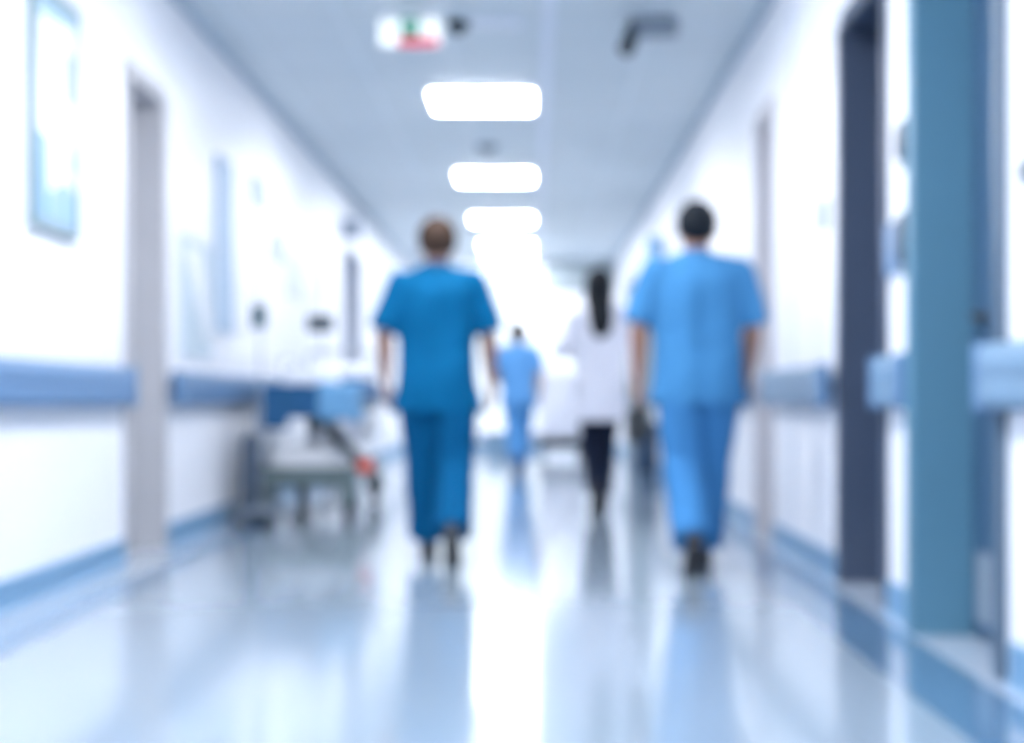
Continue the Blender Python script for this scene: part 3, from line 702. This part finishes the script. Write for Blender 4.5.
        up = []; dn = []
        for z, arr in ((.022, up), (.0, dn)):
            for y, hw in prof: arr.append(bm.verts.new(fp(y, z)+V(hw, 0, 0)))
            for y, hw in prof[::-1]: arr.append(bm.verts.new(fp(y, z)-V(hw, 0, 0)))
        m_ = len(up)
        for i in range(m_): bm.faces.new((up[i], up[(i+1) % m_], dn[(i+1) % m_], dn[i]))
        bm.faces.new(up); bm.faces.new(dn[::-1])
        for v in bm.verts: v.co *= s
        finish('sole', bm, som, shoe)
    return root, arms, s

SK1 = ('warm', (.32, .17, .13)); SK2 = ('tan', (.33, .17, .12))
# left walker, deep teal-blue scrubs
p1 = person((-.488, 7.69, 0), 'walking person in deep blue scrubs with short brown hair, seen from behind', 1.745, dict(
    wide=1.06, slim=1.24, lean=.03, feet=[(-.060, .20, 0, 0), (.095, -.27, .95, 0)],
    arms=[((-.30, -.10, -1), (.02, .22, -1)), ((.27, .08, -1), (.06, .30, -1))],
    skin=SK1, hair=('brown', (.055, .032, .022)), top=('teal_scrub', (.0, .100, .235), 'scrub_top'), bottom=('teal_scrub_b', (.0, .080, .200)),
    shoe=('dark_grey', (.03, .035, .045), (.05, .055, .06)), hem=.765, sleeve=.93, hemx=.222, crease=.006))
# right walker, lighter blue scrubs
p2, arms2, s2 = person((.80, 7.24, 0), 'broad walking person in lighter blue scrubs with short black hair, holding a dark case', 1.77, dict(
    wide=1.14, slim=1.22, lean=.03, sway=0, feet=[(-.05, -.25, .85, 0), (.055, .24, 0, 0)],
    arms=[((-.27, -.05, -1), (-.02, .10, -1)), ((.24, .12, -1), (-.05, .42, -1))], hand={-1: ((1, -.2, 0), (-.1, 1, 0), .62)},
    skin=SK2, hair=('black', (.006, .010, .016)), top=('light_scrub', (.055, .215, .440), 'scrub_top'), bottom=('light_scrub_b', (.050, .200, .440)),
    shoe=('black', (.012, .014, .02), (.03, .03, .035)), hem=.79, sleeve=.93, hemx=.205, crease=.018))
# case in the left hand
Wp = (arms2[0][3]*s2)
bag = empty('carry_case', (.80+Wp.x-.005, 7.24+Wp.y+.02, Wp.z-.31), 'small black carry case held in the left hand of the light blue scrubs', 'case')
bm = bmesh.new(); box(bm, -.052, .052, -.10, .10, 0, .165, .018); finish('case_body', bm, mat('case_black', (.012, .017, .022), .5), bag)
bm = bmesh.new(); tube(bm, [(0, -.06, .16), (0, -.055, .195), (0, -.03, .207), (0, .03, .207), (0, .055, .195), (0, .06, .16)], .008, side=(1, 0, 0), sub=3); finish('case_handle', bm, M_dark, bag, True)
# woman in the white coat
p3 = person((.50, 11.2, 0), 'person in a white coat and black trousers with long black hair', 1.79, dict(
    fem=True, wide=1.06, lean=.02, vox=.006, feet=[(-.03, -.20, .8, 0), (.035, .20, 0, 0)],
    arms=[((-.42, -.15, -1), (.25, 1, -.05)), ((.36, -.05, -1), (.05, .35, -1))], hand={-1: ((0, 0, -1), (1, 0, .2), .4)},
    skin=SK1, hair=('jet', (.010, .013, .018)), long=True, top=('coat_white', (.80, .80, .88), 'white_coat'), bottom=('navy_trousers', (.010, .016, .035)),
    shoe=('navy', (.01, .015, .03), (.02, .02, .03)), hem=.66, long_sleeve=True, slim=.88, hemx=.235, hair_low=-.05))
# far walker
p4 = person((-.16, 17.4, 0), 'distant smaller person in light blue scrubs with dark short hair, by the end window', 1.70, dict(
    wide=1.08, slim=1.2, lean=.02, vox=.007, feet=[(-.02, -.22, .8, 0), (.04, .22, 0, 0)],
    arms=[((-.22, .05, -1), (.25, .7, -.5)), ((.22, -.05, -1), (-.05, .45, -1))],
    skin=SK1, hair=('dark', (.03, .03, .035)), head=1.22, top=('sky_scrub', (.12, .33, .66), 'scrub_top'), bottom=('sky_scrub_b', (.10, .31, .64)),
    shoe=('blue', (.10, .22, .45), (.2, .3, .5)), hem=.78, sleeve=.85, crease=.006))

# ------------------------------------------------------------------ light, camera
wd = bpy.data.worlds.new('World'); sc.world = wd; wd.use_nodes = True
bg = wd.node_tree.nodes['Background']; bg.inputs[0].default_value = (.86, .93, 1, 1); bg.inputs[1].default_value = .36
cd = bpy.data.cameras.new('Camera'); cam = bpy.data.objects.new('Camera', cd); COL.objects.link(cam)
cam.location = (0, 0, H); cam.rotation_euler = (math.radians(90), 0, 0)
cd.sensor_width = 36; cd.lens = F/1024*36
cd.shift_x = -20/1024; cd.shift_y = 28.5/1024
cd.clip_start = .02
cd.dof.use_dof = True; cd.dof.focus_distance = .5; cd.dof.aperture_fstop = 7.8
sc.camera = cam
vs = sc.view_settings; vs.view_transform = 'Standard'; vs.look = 'None'; vs.exposure = 2.33; vs.gamma = 1; vs.use_curve_mapping = False
try: sc.cycles.use_denoising = True; sc.cycles.max_bounces = 10; sc.cycles.diffuse_bounces = 6
except Exception: pass
